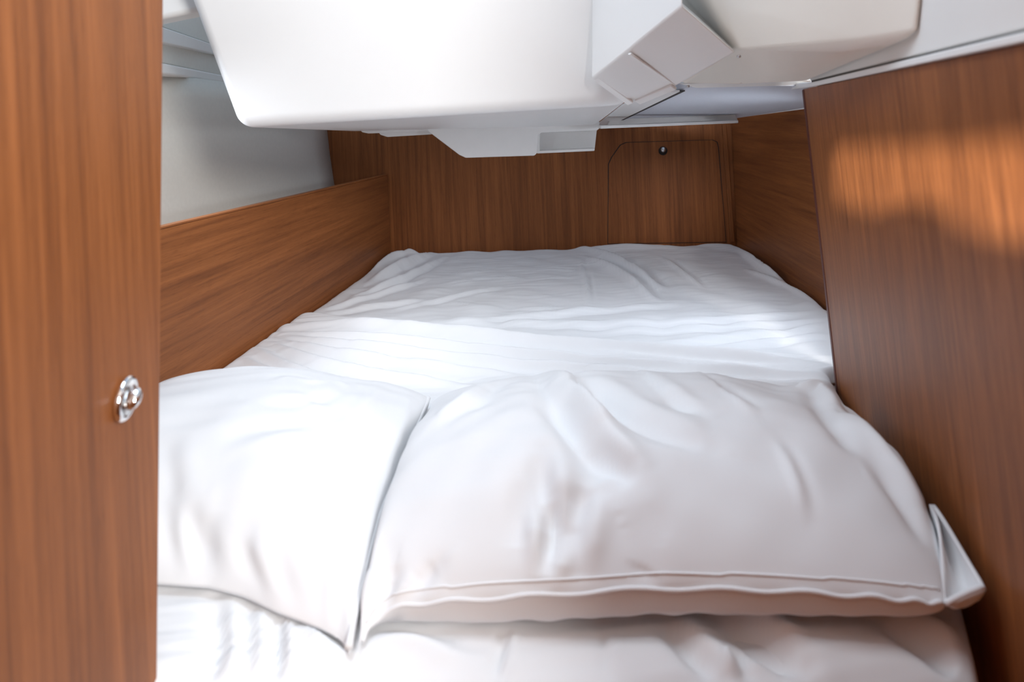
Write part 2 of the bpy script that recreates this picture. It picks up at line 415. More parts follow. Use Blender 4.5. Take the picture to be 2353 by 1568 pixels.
struct(prism('trim_11', [e0 + nr * 0.002 + upR * 0.004, e1 + nr * 0.002 + upR * 0.004, e1 + nr * 0.002 + upR * 0.016, e0 + nr * 0.002 + upR * 0.016], nr * 0.012, SEAM), 'dark seam between the liner and the white capping strip')
struct(prism('trim_9', [on(1780, 192, PL_R) + Vector((0, 0.0, 0)), on(1878, 190, PL_R), on(1876, 200, PL_R), on(1795, 208, PL_R)], nr * 0.015, GEL, bevel=0.002), 'short white corner tab at the top of the near right panel')

# ------------------------------------------------------------------ headliner beyond, with its batten
PL_HL = plane3(at_y(1590, 199, 1.33), at_y(1845, 199, 1.33), on(1400, 290, PL_BACK))
hl = [at_y(1470, 236, 1.45), on(1590, 200, PL_HL), on(1930, 196, PL_HL), on(1930, 235, PL_HL), on(1690, 272, PL_HL), on(1380, 293, PL_HL)]
hl[0] = on(1515, 212, PL_HL); hl[-1] = on(1384, 292, PL_HL)
dn = Vector((0, 0, -0.003))
struct(prism('trim_12', [on(1430, 236, PL_HL) + dn, on(1490, 207, PL_HL) + dn, on(1562, 203, PL_HL) + dn, on(1389, 291, PL_HL) + dn, on(1360, 292, PL_HL) + dn], -UP * 0.004, GEL, bevel=0.001), 'narrow white strip between the big white tub and the headliner')
struct(prism('trim_13', [on(1560, 204, PL_HL) + dn, on(1574, 204, PL_HL) + dn, on(1397, 290, PL_HL) + dn, on(1388, 290, PL_HL) + dn], -UP * 0.002, BLACK), 'dark joint beside the narrow white strip')
struct(prism('ceiling', hl, UP * 0.02, HEAD), 'grey blue headliner sloping down to the far bulkhead')
bt = empty('ceiling_batten', at_y(1540, 285, 2.3)); tag(bt, 'white batten with two pegs under the far edge of the headliner', 'batten')
uT0 = on(1402, 274, PL_HL); uT1 = on(1690, 263, PL_HL); uy0, uy1 = uT0.y, uT1.y
YB = min(uy0, uy1)
adopt(bt, prism('upstand', [at_y(1396, 289, uy0), uT0, uT1, at_y(1697, 279, uy1)], (0, 0.02, 0), PLAST, bevel=0.002),
      prism('ledge', [at_y(1380, 296, YB - 0.02), at_y(1380, 289, YB - 0.02), at_y(1697, 276, YB - 0.02), at_y(1697, 283, YB - 0.02)], (0, 0.05, 0), PLAST, bevel=0.002))
for px in (1641, 1658):
    p = on(px, 260, PL_HL) + Vector((0, -0.01, 0))
    adopt(bt, lathe('peg', [(0, 0), (0.0048, 0), (0.0048, 0.013), (0.004, 0.017), (0.0, 0.0175)], p, (0, 0, -1), GEL, seg=16))
for px, py in ((1420, 294), (1434, 293.5), (1625, 288.5), (1652, 287)):
    adopt(bt, lathe('screw', [(0, 0), (0.0042, 0), (0.0042, 0.003), (0.0, 0.0035)], at_y(px, py, YB), (0, 0, -1), GEL, seg=12))
struct(prism('trim_10', [at_y(1690, 272, 2.2), at_y(1690, 264, 2.2), on(1860, 238, PL_RIN), on(1860, 250, PL_RIN)], Vector((0.02, 0.02, 0.012)), PLAST, bevel=0.002), 'pale strip closing the headliner against the right side')

# ------------------------------------------------------------------ bracket plate under the cockpit well
YP = 2.12
br = empty('mounting_plate', at_y(1150, 330, YP)); tag(br, 'white trapezoid cover plate with a recessed box under the white tub', 'plate')
pl = [(975, 292), (985, 303), (1055, 356), (1070, 363), (1228, 358), (1234, 352), (1237, 310), (1243, 305), (1372, 300), (1377, 296), (1378, 280)]
adopt(br, prism('plate', [at_y(x, y, YP) for x, y in pl], (0, 0.012, 0), PLAST, bevel=0.003, seg=3))
adopt(br, prism('recess', [at_y(1225, 300, YP + 0.055), at_y(1372, 296, YP + 0.055), at_y(1367, 341, YP + 0.055), at_y(1225, 348, YP + 0.055)], (0, 0.012, 0), PLAST, bevel=0.002),
      prism('recess_lip', [at_y(1234, 347, YP + 0.012), at_y(1367, 341, YP + 0.012), at_y(1366, 347, YP + 0.012), at_y(1234, 353, YP + 0.012)], (0, 0.05, 0), PLAST, bevel=0.0015),
      prism('recess_end', [at_y(1233, 304, YP + 0.010), at_y(1240, 304, YP + 0.010), at_y(1240, 352, YP + 0.010), at_y(1233, 352, YP + 0.010)], (0, 0.05, 0), PLAST))
for px in (1109, 1140):
    adopt(br, lathe('screw', [(0, 0), (0.004, 0), (0.004, 0.006), (0.0, 0.007)], at_y(px, 358, YP + 0.004), (0, 0, -1), GEL, seg=12))
for px in (1250, 1281):
    adopt(br, lathe('screw', [(0, 0), (0.0035, 0), (0.0035, 0.009), (0.0, 0.01)], at_y(px, 306, YP + 0.03), (0, 0, -1), GEL, seg=12))
fl = empty('flange', at_y(900, 305, 2.2)); tag(fl, 'thin stepped white flange left of the trapezoid cover plate', 'flange')
adopt(fl, prism('lower_step', [at_y(866, 300, 2.16), at_y(874, 310, 2.16), at_y(890, 315, 2.16), at_y(992, 309, 2.16), at_y(985, 300, 2.16)], (0, 0.03, 0), PLAST, bevel=0.002),
      prism('upper_step', [at_y(820, 292, 2.15), at_y(832, 304, 2.15), at_y(846, 307, 2.15), at_y(1378, 287, 2.15), at_y(1378, 280, 2.15)], (0, 0.008, 0), PLAST, bevel=0.002))

# ------------------------------------------------------------------ left near panel with latch
PX = at_y(366, 900, 0.66).x
def onx(px, py, x):
    d = ray(px, py); return ORG + d * (x / d.x)
dt = onx(376, 0, PX); dbm = onx(362, 1568, PX)
du = (dt - dbm)
d_top = dt + du * 0.15; d_bot = dbm - du * 0.45
door = prism('door_1', [d_top, d_bot, Vector((PX + 0.004, -0.02, d_bot.z)), Vector((PX + 0.004, -0.02, d_top.z))], (-0.03, 0.0, 0), W_V, bevel=0.002)
struct(door, 'bright teak door panel standing open at the left with a chrome latch')
lk = onx(281, 917, PX + 0.0015)
latch = lathe('door_latch', [(0, 0), (0.0175, 0), (0.0195, 0.0015), (0.0195, 0.004), (0.0175, 0.006), (0.0140, 0.0062), (0.0135, 0.0045), (0.0, 0.0045)], lk, (1, 0, 0), CHROME, door, seg=48, sx=0.72, tilt=math.radians(-34))
latch['label'] = 'chrome latch rose'
lathe('thumb_turn', [(0, 0.002), (0.0095, 0.002), (0.0098, 0.010), (0.0085, 0.0135), (0.005, 0.0155), (0.0, 0.016)], lk, (1, 0, 0), CHROME, latch, seg=40, sx=0.55, tilt=math.radians(-40))
struct(prism('wall_left_entry', wall_quad((PX - 0.034, 0.655, 0), (-1.05, 0.655, 0), -1.25, 0.7), (0, -0.02, 0), W_V), 'bulkhead behind the open door')

# ------------------------------------------------------------------ cloth tools
rng = np.random.default_rng(7)
def dense(pts, n=40):
    pts = np.array(pts, float)
    d = np.r_[0, np.cumsum(np.linalg.norm(np.diff(pts, axis=0), axis=1))]
    # smooth through the control points
    t = np.linspace(0, d[-1], n)
    out = np.stack([np.interp(t, d, pts[:, 0]), np.interp(t, d, pts[:, 1])], 1)
    for _ in range(6):
        out[1:-1] = (out[:-2] + 2 * out[1:-1] + out[2:]) / 4
    return out
def poly_dist(P, L):
    """distance of points to a polyline, the parameter along it (0..1) and the signed side in plan"""
    best = np.full(len(P), 1e9); par = np.zeros(len(P)); side = np.zeros(len(P))
    n = len(L) - 1
    for i in range(n):
        a, b = L[i], L[i + 1]; ab = b - a; l2 = (ab @ ab) + 1e-12
        t = np.clip(((P - a) @ ab) / l2, 0, 1)
        q = P - (a + t[:, None] * ab)
        d = np.sqrt((q * q).sum(1))
        mk = d < best
        best[mk] = d[mk]; par[mk] = (i + t[mk]) / n
        s = ab[0] * q[:, 1] - ab[1] * q[:, 0]
        side[mk] = np.sign(s[mk])
    return best, par, side
def wrinkle(P, Nrm, strokes, vis=None, gain=1.0):
    """raise (or sink) folds: strokes = (pixel polyline seen on the cloth, half width m, height m[, 's' for a one sided step])"""
    px = project(P)
    cand = np.arange(len(P)) if vis is None else np.where(vis)[0]
    H = np.zeros(len(P))
    for st in strokes:
        pts, w, h = st[0], st[1], st[2]
        D = dense(pts, max(6, int(len(pts) * 5)))
        idx = [cand[np.argmin(((px[cand] - q) ** 2).sum(1))] for q in D]
        L = P[idx]
        keep = [0] + [i for i in range(1, len(L)) if np.linalg.norm(L[i] - L[i - 1]) > 1e-5]
        L = L[keep]
        if len(L) < 2: continue
        for _ in range(14):
            if len(L) > 2: L[1:-1] = (L[:-2] + 2 * L[1:-1] + L[2:]) / 4
        d, t, s = poly_dist(P, L)
        taper = np.clip(np.sin(np.pi * np.clip(t, 0.02, 0.98)), 0, 1) ** 0.6
        if len(st) > 3 and st[3] == 'e': taper = np.clip(t * 6, 0, 1) * np.clip((1 - t) * 6, 0, 1) * 0.8 + 0.2
        g = np.exp(-(d / w) ** 2)
        g2 = g - 0.45 * np.exp(-((d - 2.0 * w) / (1.1 * w)) ** 2) * (s > 0)
        H += gain * h * taper * g2
    return P + Nrm * H[:, None]
def ripple(P, amp, wave, n=10, seed=1, aniso=None):
    r = np.random.default_rng(seed); out = np.zeros(len(P))
    for _ in range(n):
        a = r.uniform(0, 2 * np.pi); k = 2 * np.pi / (wave * r.uniform(0.6, 1.7))
        kx, ky = np.cos(a) * k, np.sin(a) * k
        if aniso: kx *= aniso[0]; ky *= aniso[1]
        out += np.sin(P[:, 0] * kx + P[:, 1] * ky + 1.3 * np.sin(P[:, 1] * k * 0.23 + a) + r.uniform(0, 6.28))
    return amp * out / math.sqrt(n)
def grid_normals(P, nu, nv):
    G = P.reshape(nu, nv, 3)
    a = np.gradient(G, axis=0); b = np.gradient(G, axis=1)
    n = np.cross(a, b); n /= (np.linalg.norm(n, axis=2, keepdims=True) + 1e-12)
    n = n.reshape(-1, 3)
    n[n[:, 2] < 0] *= -1
    return n
def fast_mesh(name, V, Fc, mat, parent=None, subsurf=0):
    me = bpy.data.meshes.new(name); me.from_pydata(V.tolist() if hasattr(V, 'tolist') else V, [], Fc)
    bm = bmesh.new(); bm.from_mesh(me); bmesh.ops.recalc_face_normals(bm, faces=bm.faces); bm.to_mesh(me); bm.free()
    return link(name, me, mat, parent, smooth=True)
def grid_faces(nu, nv, off=0, flip=False):
    f = []
    for i in range(nu - 1):
        for j in range(nv - 1):
            q = [off + i * nv + j, off + (i + 1) * nv + j, off + (i + 1) * nv + j + 1, off + i * nv + j + 1]
            f.append(q[::-1] if flip else q)
    return f

# ------------------------------------------------------------------ mattress in its fitted sheet, and the top sheet
ML = np.array([[p.y, p.x] for p in (at_z(907, 580, ZM), at_z(822, 640, ZM), at_z(655, 744, ZM), at_z(520, 844, ZM))])
MR = np.array([[p.y, p.x] for p in (at_z(1683, 560, ZM), at_z(1902, 706, ZM))])
def rail_x(y):   # inner face of the side board at that depth
    return rl_far.x + (rl_near.x - rl_far.x) * (y - rl_far.y) / (rl_near.y - rl_far.y)
def panel_x(y):  # inner face of the near right panel at mattress height
    p0, n = PL_RIGHT; z = EYE + ZM
    return p0.x - (n.y * (y - p0.y) + n.z * (z - p0.z)) / n.x
def left_x(y): return rail_x(y) + 0.006
def right_x(y):
    far = rr_far.x + (rr_near.x - rr_far.x) * (y - rr_far.y) / (rr_near.y - rr_far.y) - 0.006
    near = panel_x(y) - 0.008 - max(0, 0.72 - y) * 0.25
    t = min(1, max(0, (y - 1.285) / 0.05)); t = t * t * (3 - 2 * t)
    return near + (far - near) * t
def back_y(x):
    return bw_l.y + (bw_r.y - bw_l.y) * (x - bw_l.x) / (bw_r.x - bw_l.x) - 0.006
def slab_cloth(name, y_front, far_fn, zoff, thick, rad, nu, nv, strokes, amp, seed, mat, drop_front=0.05, parent=None, edge_in=0.0, far_rad=None, flat=True, gain=2.4):
    us = np.linspace(0, 1, nu); vs = np.linspace(0, 1, nv)
    # crowd rows near the rims
    us = us + 0.06 * np.sin(2 * np.pi * us) * -0.9 ; vs = vs - 0.06 * np.sin(2 * np.pi * vs) * 0.9
    P = np.zeros((nu, nv, 3)); E = np.zeros((nu, nv)); EF = np.zeros((nu, nv)); EB = np.zeros((nu, nv))
    for j, v in enumerate(vs):
        for i, u in enumerate(us):
            # depth first, from the middle of the row
            x = -0.6 + 1.4 * u
            for _ in range(4):
                y1 = far_fn(x); y = y_front + (y1 - y_front) * v
                xl, xr = left_x(y) + edge_in, right_x(y) - edge_in
                x = xl + (xr - xl) * u
            P[i, j] = (x, y, 0); E[i, j] = min(x - xl, xr - x); EF[i, j] = y - y_front; EB[i, j] = y1 - y
    e = E.ravel(); ef = EF.ravel(); eb = EB.ravel()
    P = P.reshape(-1, 3)
    def drop(d, r): 
        q = np.clip(r - d, 0, r); return r - np.sqrt(np.clip(r * r - q * q, 0, None))
    fr = far_rad if far_rad is not None else rad
    z = EYE + ZM + zoff - 0.85 * drop(e, rad) - drop(ef, drop_front) - 0.85 * drop(eb, fr)
    fade = np.clip(e / 0.03, 0, 1)
    z += ripple(P, amp, 0.16, 12, seed) * fade + ripple(P, amp * 0.35, 0.035, 10, seed + 9, (0.35, 1.6)) * fade
    P[:, 2] = z
    Nn = np.tile(np.array([0, 0, 1.0]), (len(P), 1))
    P = wrinkle(P, Nn, strokes, gain=gain)
    B = P.copy(); B[:, 2] = (EYE + ZM + zoff - thick) if flat else B[:, 2] - thick
    # borders: sides run straight down
    V = np.vstack([P, B]); n = nu * nv
    Fc = grid_faces(nu, nv) + grid_faces(nu, nv, n, True)
    ring = [i * nv for i in range(nu)] + [(nu - 1) * nv + j for j in range(1, nv)] + [i * nv + nv - 1 for i in range(nu - 2, -1, -1)] + [j for j in range(nv - 2, 0, -1)]
    for a, b in zip(ring, ring[1:] + ring[:1]):
        Fc.append([a, b, n + b, n + a])
    return fast_mesh(name, V, Fc, mat, parent)

far_strokes = [
    ([(1335, 566), (1400, 590), (1470, 625), (1515, 665)], 0.016, 0.010),
    ([(1345, 590), (1410, 615), (1470, 655), (1500, 690)], 0.014, 0.008),
    ([(1520, 590), (1570, 625), (1610, 660)], 0.010, 0.004),
    ([(1337, 595), (1345, 640), (1355, 700)], 0.005, 0.0035),
    ([(985, 582), (920, 610), (850, 650)], 0.018, 0.010),
    ([(1020, 590), (930, 640), (800, 690)], 0.014, 0.006),
    ([(935, 578), (890, 590), (845, 618)], 0.014, 0.008),
    ([(980, 640), (880, 672), (740, 712)], 0.012, 0.004),
    ([(1000, 690), (880, 700), (740, 722)], 0.012, 0.004),
    ([(1150, 660), (1000, 690), (900, 715)], 0.010, 0.003),
    ([(1690, 572), (1740, 610), (1800, 650)], 0.012, 0.010),
    ([(1720, 620), (1800, 660), (1890, 700)], 0.010, 0.006),
    ([(1905, 718), (1700, 735), (1300, 750), (1000, 738)], 0.012, 0.005),
    ([(1905, 735), (1650, 755), (1350, 765)], 0.010, 0.005),
    ([(1905, 745), (1750, 775), (1500, 790)], 0.010, 0.005),
    ([(1905, 770), (1780, 785), (1650, 798)], 0.010, 0.004),
    ([(1550, 700), (1300, 718), (1000, 745)], 0.012, 0.004),
    ([(1330, 562), (1420, 560), (1530, 566)], 0.035, 0.006),
    ([(1600, 564), (1680, 566)], 0.035, 0.003),
    ([(930, 580), (960, 580)], 0.02, 0.008),
]
for k in range(16):
    x = rng.uniform(950, 1330); y = rng.uniform(610, 720); l = rng.uniform(60, 130)
    far_strokes.append(([(x, y), (x + l / 2, y - rng.uniform(-4, 6)), (x + l, y + rng.uniform(-10, 4))], 0.006, 0.0022))
mat_o = slab_cloth('mattress', 0.60, back_y, 0.0, 0.14, 0.035, 190, 240, far_strokes, 0.0022, 3, COTTON, drop_front=0.06)
tag(mat_o, 'mattress in a wrinkled white fitted sheet filling the far berth', 'mattress')
# top sheet over the near part; its far edge runs obliquely over the mattress
te = np.array([[p.x, p.y] for p in (at_z(560, 742, ZM), at_z(640, 742, ZM), at_z(690, 729, ZM), at_z(760, 733, ZM), at_z(900, 744, ZM), at_z(1100, 765, ZM), at_z(1346, 794, ZM), at_z(1569, 808, ZM), at_z(1913, 828, ZM), at_z(2100, 834, ZM))])
te = te[np.argsort(te[:, 0])]
def sheet_far(x): return float(np.interp(x, te[:, 0], te[:, 1]))
near_strokes = [
    ([(640, 752), (760, 741), (900, 752), (1150, 782), (1400, 808), (1650, 824), (1913, 846)], 0.022, 0.010, 'e'),
    ([(630, 768), (760, 768), (950, 790), (1200, 822), (1500, 846), (1910, 872)], 0.013, 0.008, 'e'),
    ([(640, 775), (800, 793), (1000, 820), (1250, 850), (1600, 868)], 0.011, 0.007, 'e'),
    ([(625, 780), (720, 802), (860, 828), (1000, 848), (1200, 866)], 0.011, 0.007),
    ([(610, 785), (700, 825), (820, 858), (960, 880), (1100, 892)], 0.012, 0.007),
    ([(585, 800), (660, 850), (760, 880), (900, 896)], 0.012, 0.006),
    ([(560, 822), (620, 860), (700, 885)], 0.010, 0.005),
    ([(1350, 815), (1600, 838), (1912, 860)], 0.008, 0.004),
    ([(1500, 868), (1700, 878), (1915, 888)], 0.010, 0.005),
    ([(1650, 880), (1800, 890), (1920, 905)], 0.010, 0.005),
    # the strip seen in front of the pillows
    ([(485, 1380), (500, 1440), (495, 1520), (480, 1568)], 0.010, -0.006),
    ([(560, 1385), (565, 1460), (565, 1568)], 0.008, -0.005),
    ([(625, 1410), (635, 1470), (640, 1568)], 0.006, -0.006),
    ([(690, 1440), (740, 1490), (790, 1520)], 0.008, 0.004),
    ([(1160, 1440), (1150, 1500), (1140, 1568)], 0.005, -0.004),
    ([(1385, 1440), (1390, 1500), (1400, 1568)], 0.004, -0.002),
    ([(1520, 1425), (1570, 1480), (1640, 1550)], 0.010, -0.006),
    ([(1650, 1420), (1730, 1470), (1830, 1530)], 0.012, -0.010),
    ([(1665, 1500), (1680, 1535), (1690, 1568)], 0.006, 0.006),
    ([(860, 1470), (950, 1480), (1050, 1510)], 0.010, 0.004),
    ([(2030, 1430), (2120, 1470), (2200, 1540)], 0.012, -0.008),
]
ts = slab_cloth('top_sheet', 0.590, sheet_far, 0.013, 0.006, 0.028, 200, 260, near_strokes, 0.0018, 11, COTTON2, drop_front=0.06, edge_in=-0.003, far_rad=0.006, flat=False)
tag(ts, 'white top sheet pulled into long creases over the near mattress under both pillows', 'sheet')

# ------------------------------------------------------------------ pillows
def curve_pts(a, b, bow, n):
    t = np.linspace(0, 1, n)[:, None]
    a, b, bow = np.array(a), np.array(b), np.array(bow)
    return a + (b - a) * t + bow * (4 * t * (1 - t))
def fit_edge(pts, n):
    P3 = np.array([[*at_z(x, y, z)] for x, y, z in pts])
    d = np.r_[0, np.cumsum(np.linalg.norm(np.diff(P3, axis=0), axis=1))]
    t = np.linspace(0, d[-1], n)
    o = np.stack([np.interp(t, d, P3[:, k]) for k in range(3)], 1)
    for _ in range(12): o[1:-1] = (o[:-2] + 2 * o[1:-1] + o[2:]) / 4
    return o
def pillow(name, BL, BR, FR, FL, bows, T, Tb, strokes, seed, mat, nu=190, nv=150, expo=0.42, lump=None, gain=1.0, edges=None, fexp=0.68, uexp=None):
    """seam corners back-left, back-right, front-right, front-left; bows = offsets of the middle of back, right, front, left edges"""
    top = curve_pts(BL, BR, bows[0], nu); bot = curve_pts(FL, FR, bows[2], nu)
    lef = curve_pts(FL, BL, bows[3], nv); rig = curve_pts(FR, BR, bows[1], nv)
    if edges:
        top, rig, bot, lef = [np.array(fit_edge(e, n)) if e is not None else c for e, n, c in zip(edges, (nu, nv, nu, nv), (top, rig, bot, lef))]
    s = np.linspace(0, 1, nu); t = np.linspace(0, 1, nv)
    s = s - np.sin(2 * np.pi * s) * 0.11; t = t - np.sin(2 * np.pi * t) * 0.11
    def samp(cu, q, n):
        k = q * (n - 1); i = np.clip(np.floor(k).astype(int), 0, n - 2); w = (k - i)[:, None]
        return cu[i] * (1 - w) + cu[i + 1] * w
    top, bot, lef, rig = samp(top, s, nu), samp(bot, s, nu), samp(lef, t, nv), samp(rig, t, nv)
    S = s[:, None, None]; Tt = t[None, :, None]
    P = (1 - Tt) * bot[:, None, :] + Tt * top[:, None, :] + (1 - S) * lef[None] + S * rig[None] \
        - ((1 - S) * (1 - Tt) * np.array(FL) + S * (1 - Tt) * np.array(FR) + (1 - S) * Tt * np.array(BL) + S * Tt * np.array(BR))
    u = (2 * s - 1)[:, None]; v = (2 * t - 1)[None, :]
    prof = (np.clip(1 - u * u, 0, 1) ** np.where(u < 0, expo if uexp is None else uexp, expo)) * (np.clip(1 - v * v, 0, 1) ** np.where(v < 0, fexp, expo))
    bprof = (np.clip(1 - u * u, 0, 1) ** 0.3) * (np.clip(1 - v * v, 0, 1) ** 0.2)
    if lump is not None: prof = prof * lump(u, v)
    P = P.reshape(-1, 3); pr = prof.ravel()
    A = P.copy(); A[:, 2] += T * pr
    A[:, 2] += (ripple(A, 0.0035, 0.22, 8, seed) + ripple(A, 0.0012, 0.07, 8, seed + 1)) * np.clip(pr * 2, 0, 1)
    Nn = grid_normals(A, nu, nv)
    A = wrinkle(A, Nn * np.clip(pr * 3, 0.15, 1)[:, None], strokes, gain=gain)
    Bv = P.copy(); Bv[:, 2] -= Tb * bprof.ravel()
    Bv[:, 2] += ripple(Bv, 0.0025, 0.05, 10, seed + 5) * np.clip(pr * 3, 0, 1)
    Bv[:, 2] = np.minimum(np.maximum(Bv[:, 2], EYE + ZM + 0.022), A[:, 2])
    n = nu * nv
    rim = np.zeros((nu, nv), bool); rim[0] = rim[-1] = True; rim[:, 0] = rim[:, -1] = True
    rim = rim.ravel(); A[rim] = P[rim]
    remap = np.arange(n) + n
    remap[rim] = np.where(rim)[0]
    V = np.vstack([A, Bv])
    Fc = grid_faces(nu, nv)
    for q in grid_faces(nu, nv, 0, True):
        f = [int(remap[k]) for k in q]
        Fc.append(f)
    me_o = fast_mesh(name, V, Fc, mat)
    bmm = bmesh.new(); bmm.from_mesh(me_o.data)
    bmesh.ops.delete(bmm, geom=[v for v in bmm.verts if not v.link_faces], context='VERTS')
    bmm.to_mesh(me_o.data); bmm.free()
    return me_o, P.reshape(nu, nv, 3), A.reshape(nu, nv, 3)

Vx = lambda p: (p.x, p.y, p.z)
r_front = [(822, 1502, -0.500), (838, 1455, -0.497), (870, 1415, -0.490), (930, 1390, -0.480), (1100, 1378, -0.468), (1270, 1367, -0.462), (1500, 1352, -0.456), (1800, 1358, -0.455), (2000, 1372, -0.458), (2172, 1388, -0.462)]
r_left = [(822, 1502, -0.500), (836, 1400, -0.488), (852, 1310, -0.476), (882, 1190, -0.466), (935, 1060, -0.468), (1003, 922, -0.485)]
r_right = [(2172, 1388, -0.462), (2168, 1330, -0.458), (2158, 1260, -0.455), (2130, 1170, -0.452), (2075, 1085, -0.452), (1990, 990, -0.455), (1926, 932, -0.462)]
rBL, rBR, rFR, rFL = [at_z(*q) for q in (r_left[-1], r_right[-1], r_front[-1], r_front[0])]
r_strokes = [
    ([(1225, 878), (1290, 950), (1350, 1030), (1385, 1110)], 0.018, -0.013),
    ([(1330, 880), (1380, 930), (1500, 985), (1620, 1030)], 0.016, -0.008),
    ([(1290, 885), (1340, 930), (1400, 990)], 0.012, 0.007),
    ([(1350, 1010), (1400, 1060), (1460, 1110)], 0.012, -0.007),
    ([(1460, 880), (1500, 910), (1600, 950)], 0.010, -0.005),
    ([(1560, 878), (1640, 905), (1720, 940)], 0.008, 0.005),
    ([(1240, 1040), (1245, 1130), (1240, 1220)], 0.012, -0.008),
    ([(1345, 1110), (1310, 1200), (1290, 1300)], 0.012, -0.009),
    ([(1275, 1140), (1262, 1220), (1255, 1330)], 0.009, -0.012),
    ([(1235, 1160), (1238, 1260), (1245, 1360)], 0.010, 0.005),
    ([(1200, 1100), (1195, 1180), (1190, 1260)], 0.012, -0.004),
    ([(1280, 1200), (1284, 1290), (1276, 1365)], 0.010, 0.005),
    ([(1830, 890), (1880, 900), (1915, 940)], 0.012, 0.010),
    ([(1850, 900), (1900, 960), (1960, 1040)], 0.014, -0.005),
    ([(1950, 960), (2050, 1070), (2120, 1180)], 0.012, 0.007),
    ([(1990, 1050), (2070, 1150), (2130, 1260)], 0.010, -0.003),
    ([(1780, 1010), (1830, 1100), (1850, 1180)], 0.006, 0.002),
    ([(1500, 1310), (1480, 1335), (1465, 1360)], 0.014, -0.005),
    ([(1130, 880), (1080, 920), (1000, 960)], 0.014, 0.005),
    ([(960, 1330), (920, 1370), (870, 1400)], 0.010, 0.006),
    ([(1000, 1300), (960, 1350), (920, 1390)], 0.010, -0.006),
    ([(860, 1300), (845, 1380), (835, 1450)], 0.010, 0.006),
    ([(900, 1330), (880, 1400), (850, 1460)], 0.010, -0.006),
]
pr_o, prP, prA = pillow('pillow', Vx(rBL), Vx(rBR), Vx(rFR), Vx(rFL),
    ((0.0, 0.028, 0.004), (0, 0, 0), (0, 0, 0), (0, 0, 0)), 0.080, 0.055, r_strokes, 21, COTTON2, expo=0.36, gain=1.9, edges=(None, r_right, r_front, r_left),
    lump=lambda u, v: 1 - 0.10 * v - 0.03 * u)
tag(pr_o, 'plump right white pillow with double stitched hem and folded corner by the teak panel', 'pillow', 'white pillows')
# hem: double ridge along the front seam
fr_edge = prP[:, 0, :]
def hem(k0, k1, lift, r):
    pts = [Vector(fr_edge[i]) + Vector((0, -0.0005, lift + 0.0016 * math.sin(i * 0.35))) for i in range(k0, k1, 2)]
    v, f = tube_data(pts, r, 8)
    return v, f
v1, f1_ = hem(14, 188, 0.0, 0.0022); 
h1 = mesh_obj('hem', v1, f1_, COTTON2, pr_o, smooth=True)
row2 = []
for i in range(16, 186, 2):
    dd = np.linalg.norm(prA[i] - prA[i, 0], axis=1); k = int(np.argmax(dd > 0.011))
    row2.append(Vector(prA[i, k]) + Vector((0, 0, 0.0002)))
v4, f4_ = tube_data(row2, 0.0013, 8); mesh_obj('stitched_seam', v4, f4_, COTTON2, pr_o, smooth=True)
# open flap of the case at the front right corner
a = np.array(at_z(2142, 1160, -0.435)); b = np.array(at_z(2258, 1350, -0.452)); c = np.array(rFR)
nF = 26; V = []; Fc = []
for i in range(nF):
    s = i / (nF - 1)
    in_p = a + (c - a) * s + np.array([0.004, 0, 0.012]) * math.sin(math.pi * s)
    if s < 0.72: out = a + (b - a) * (s / 0.72) + np.array([0.003, 0.002, 0.0]) * math.sin(math.pi * s / 0.72)
    else: out = b + (c - b) * ((s - 0.72) / 0.28)
    for j in range(12):
        w = j / 11
        p = in_p + (out - in_p) * w
        depth = math.sin(math.pi * w) * 0.026 * math.sin(math.pi * min(1, s * 1.05)) ** 0.5
        p = p + np.array([0.0, 0.004, -1.0]) * depth + np.array([0, 0, 0.003 * math.sin(w * 9 + s * 5)]) * math.sin(math.pi * s)
        V.append(p)
Fc = grid_faces(nF, 12)
fo = fast_mesh('case_flap', np.array(V), Fc, COTTON2, pr_o)
md = fo.modifiers.new('solid', 'SOLIDIFY'); md.thickness = 0.003; md.offset = -1
rimp = [Vector(V[i * 12 + 11]) for i in range(nF)]
v2, f2_ = tube_data(rimp[1:], 0.0026, 8); mesh_obj('flap_rim', v2, f2_, COTTON2, fo, smooth=True)

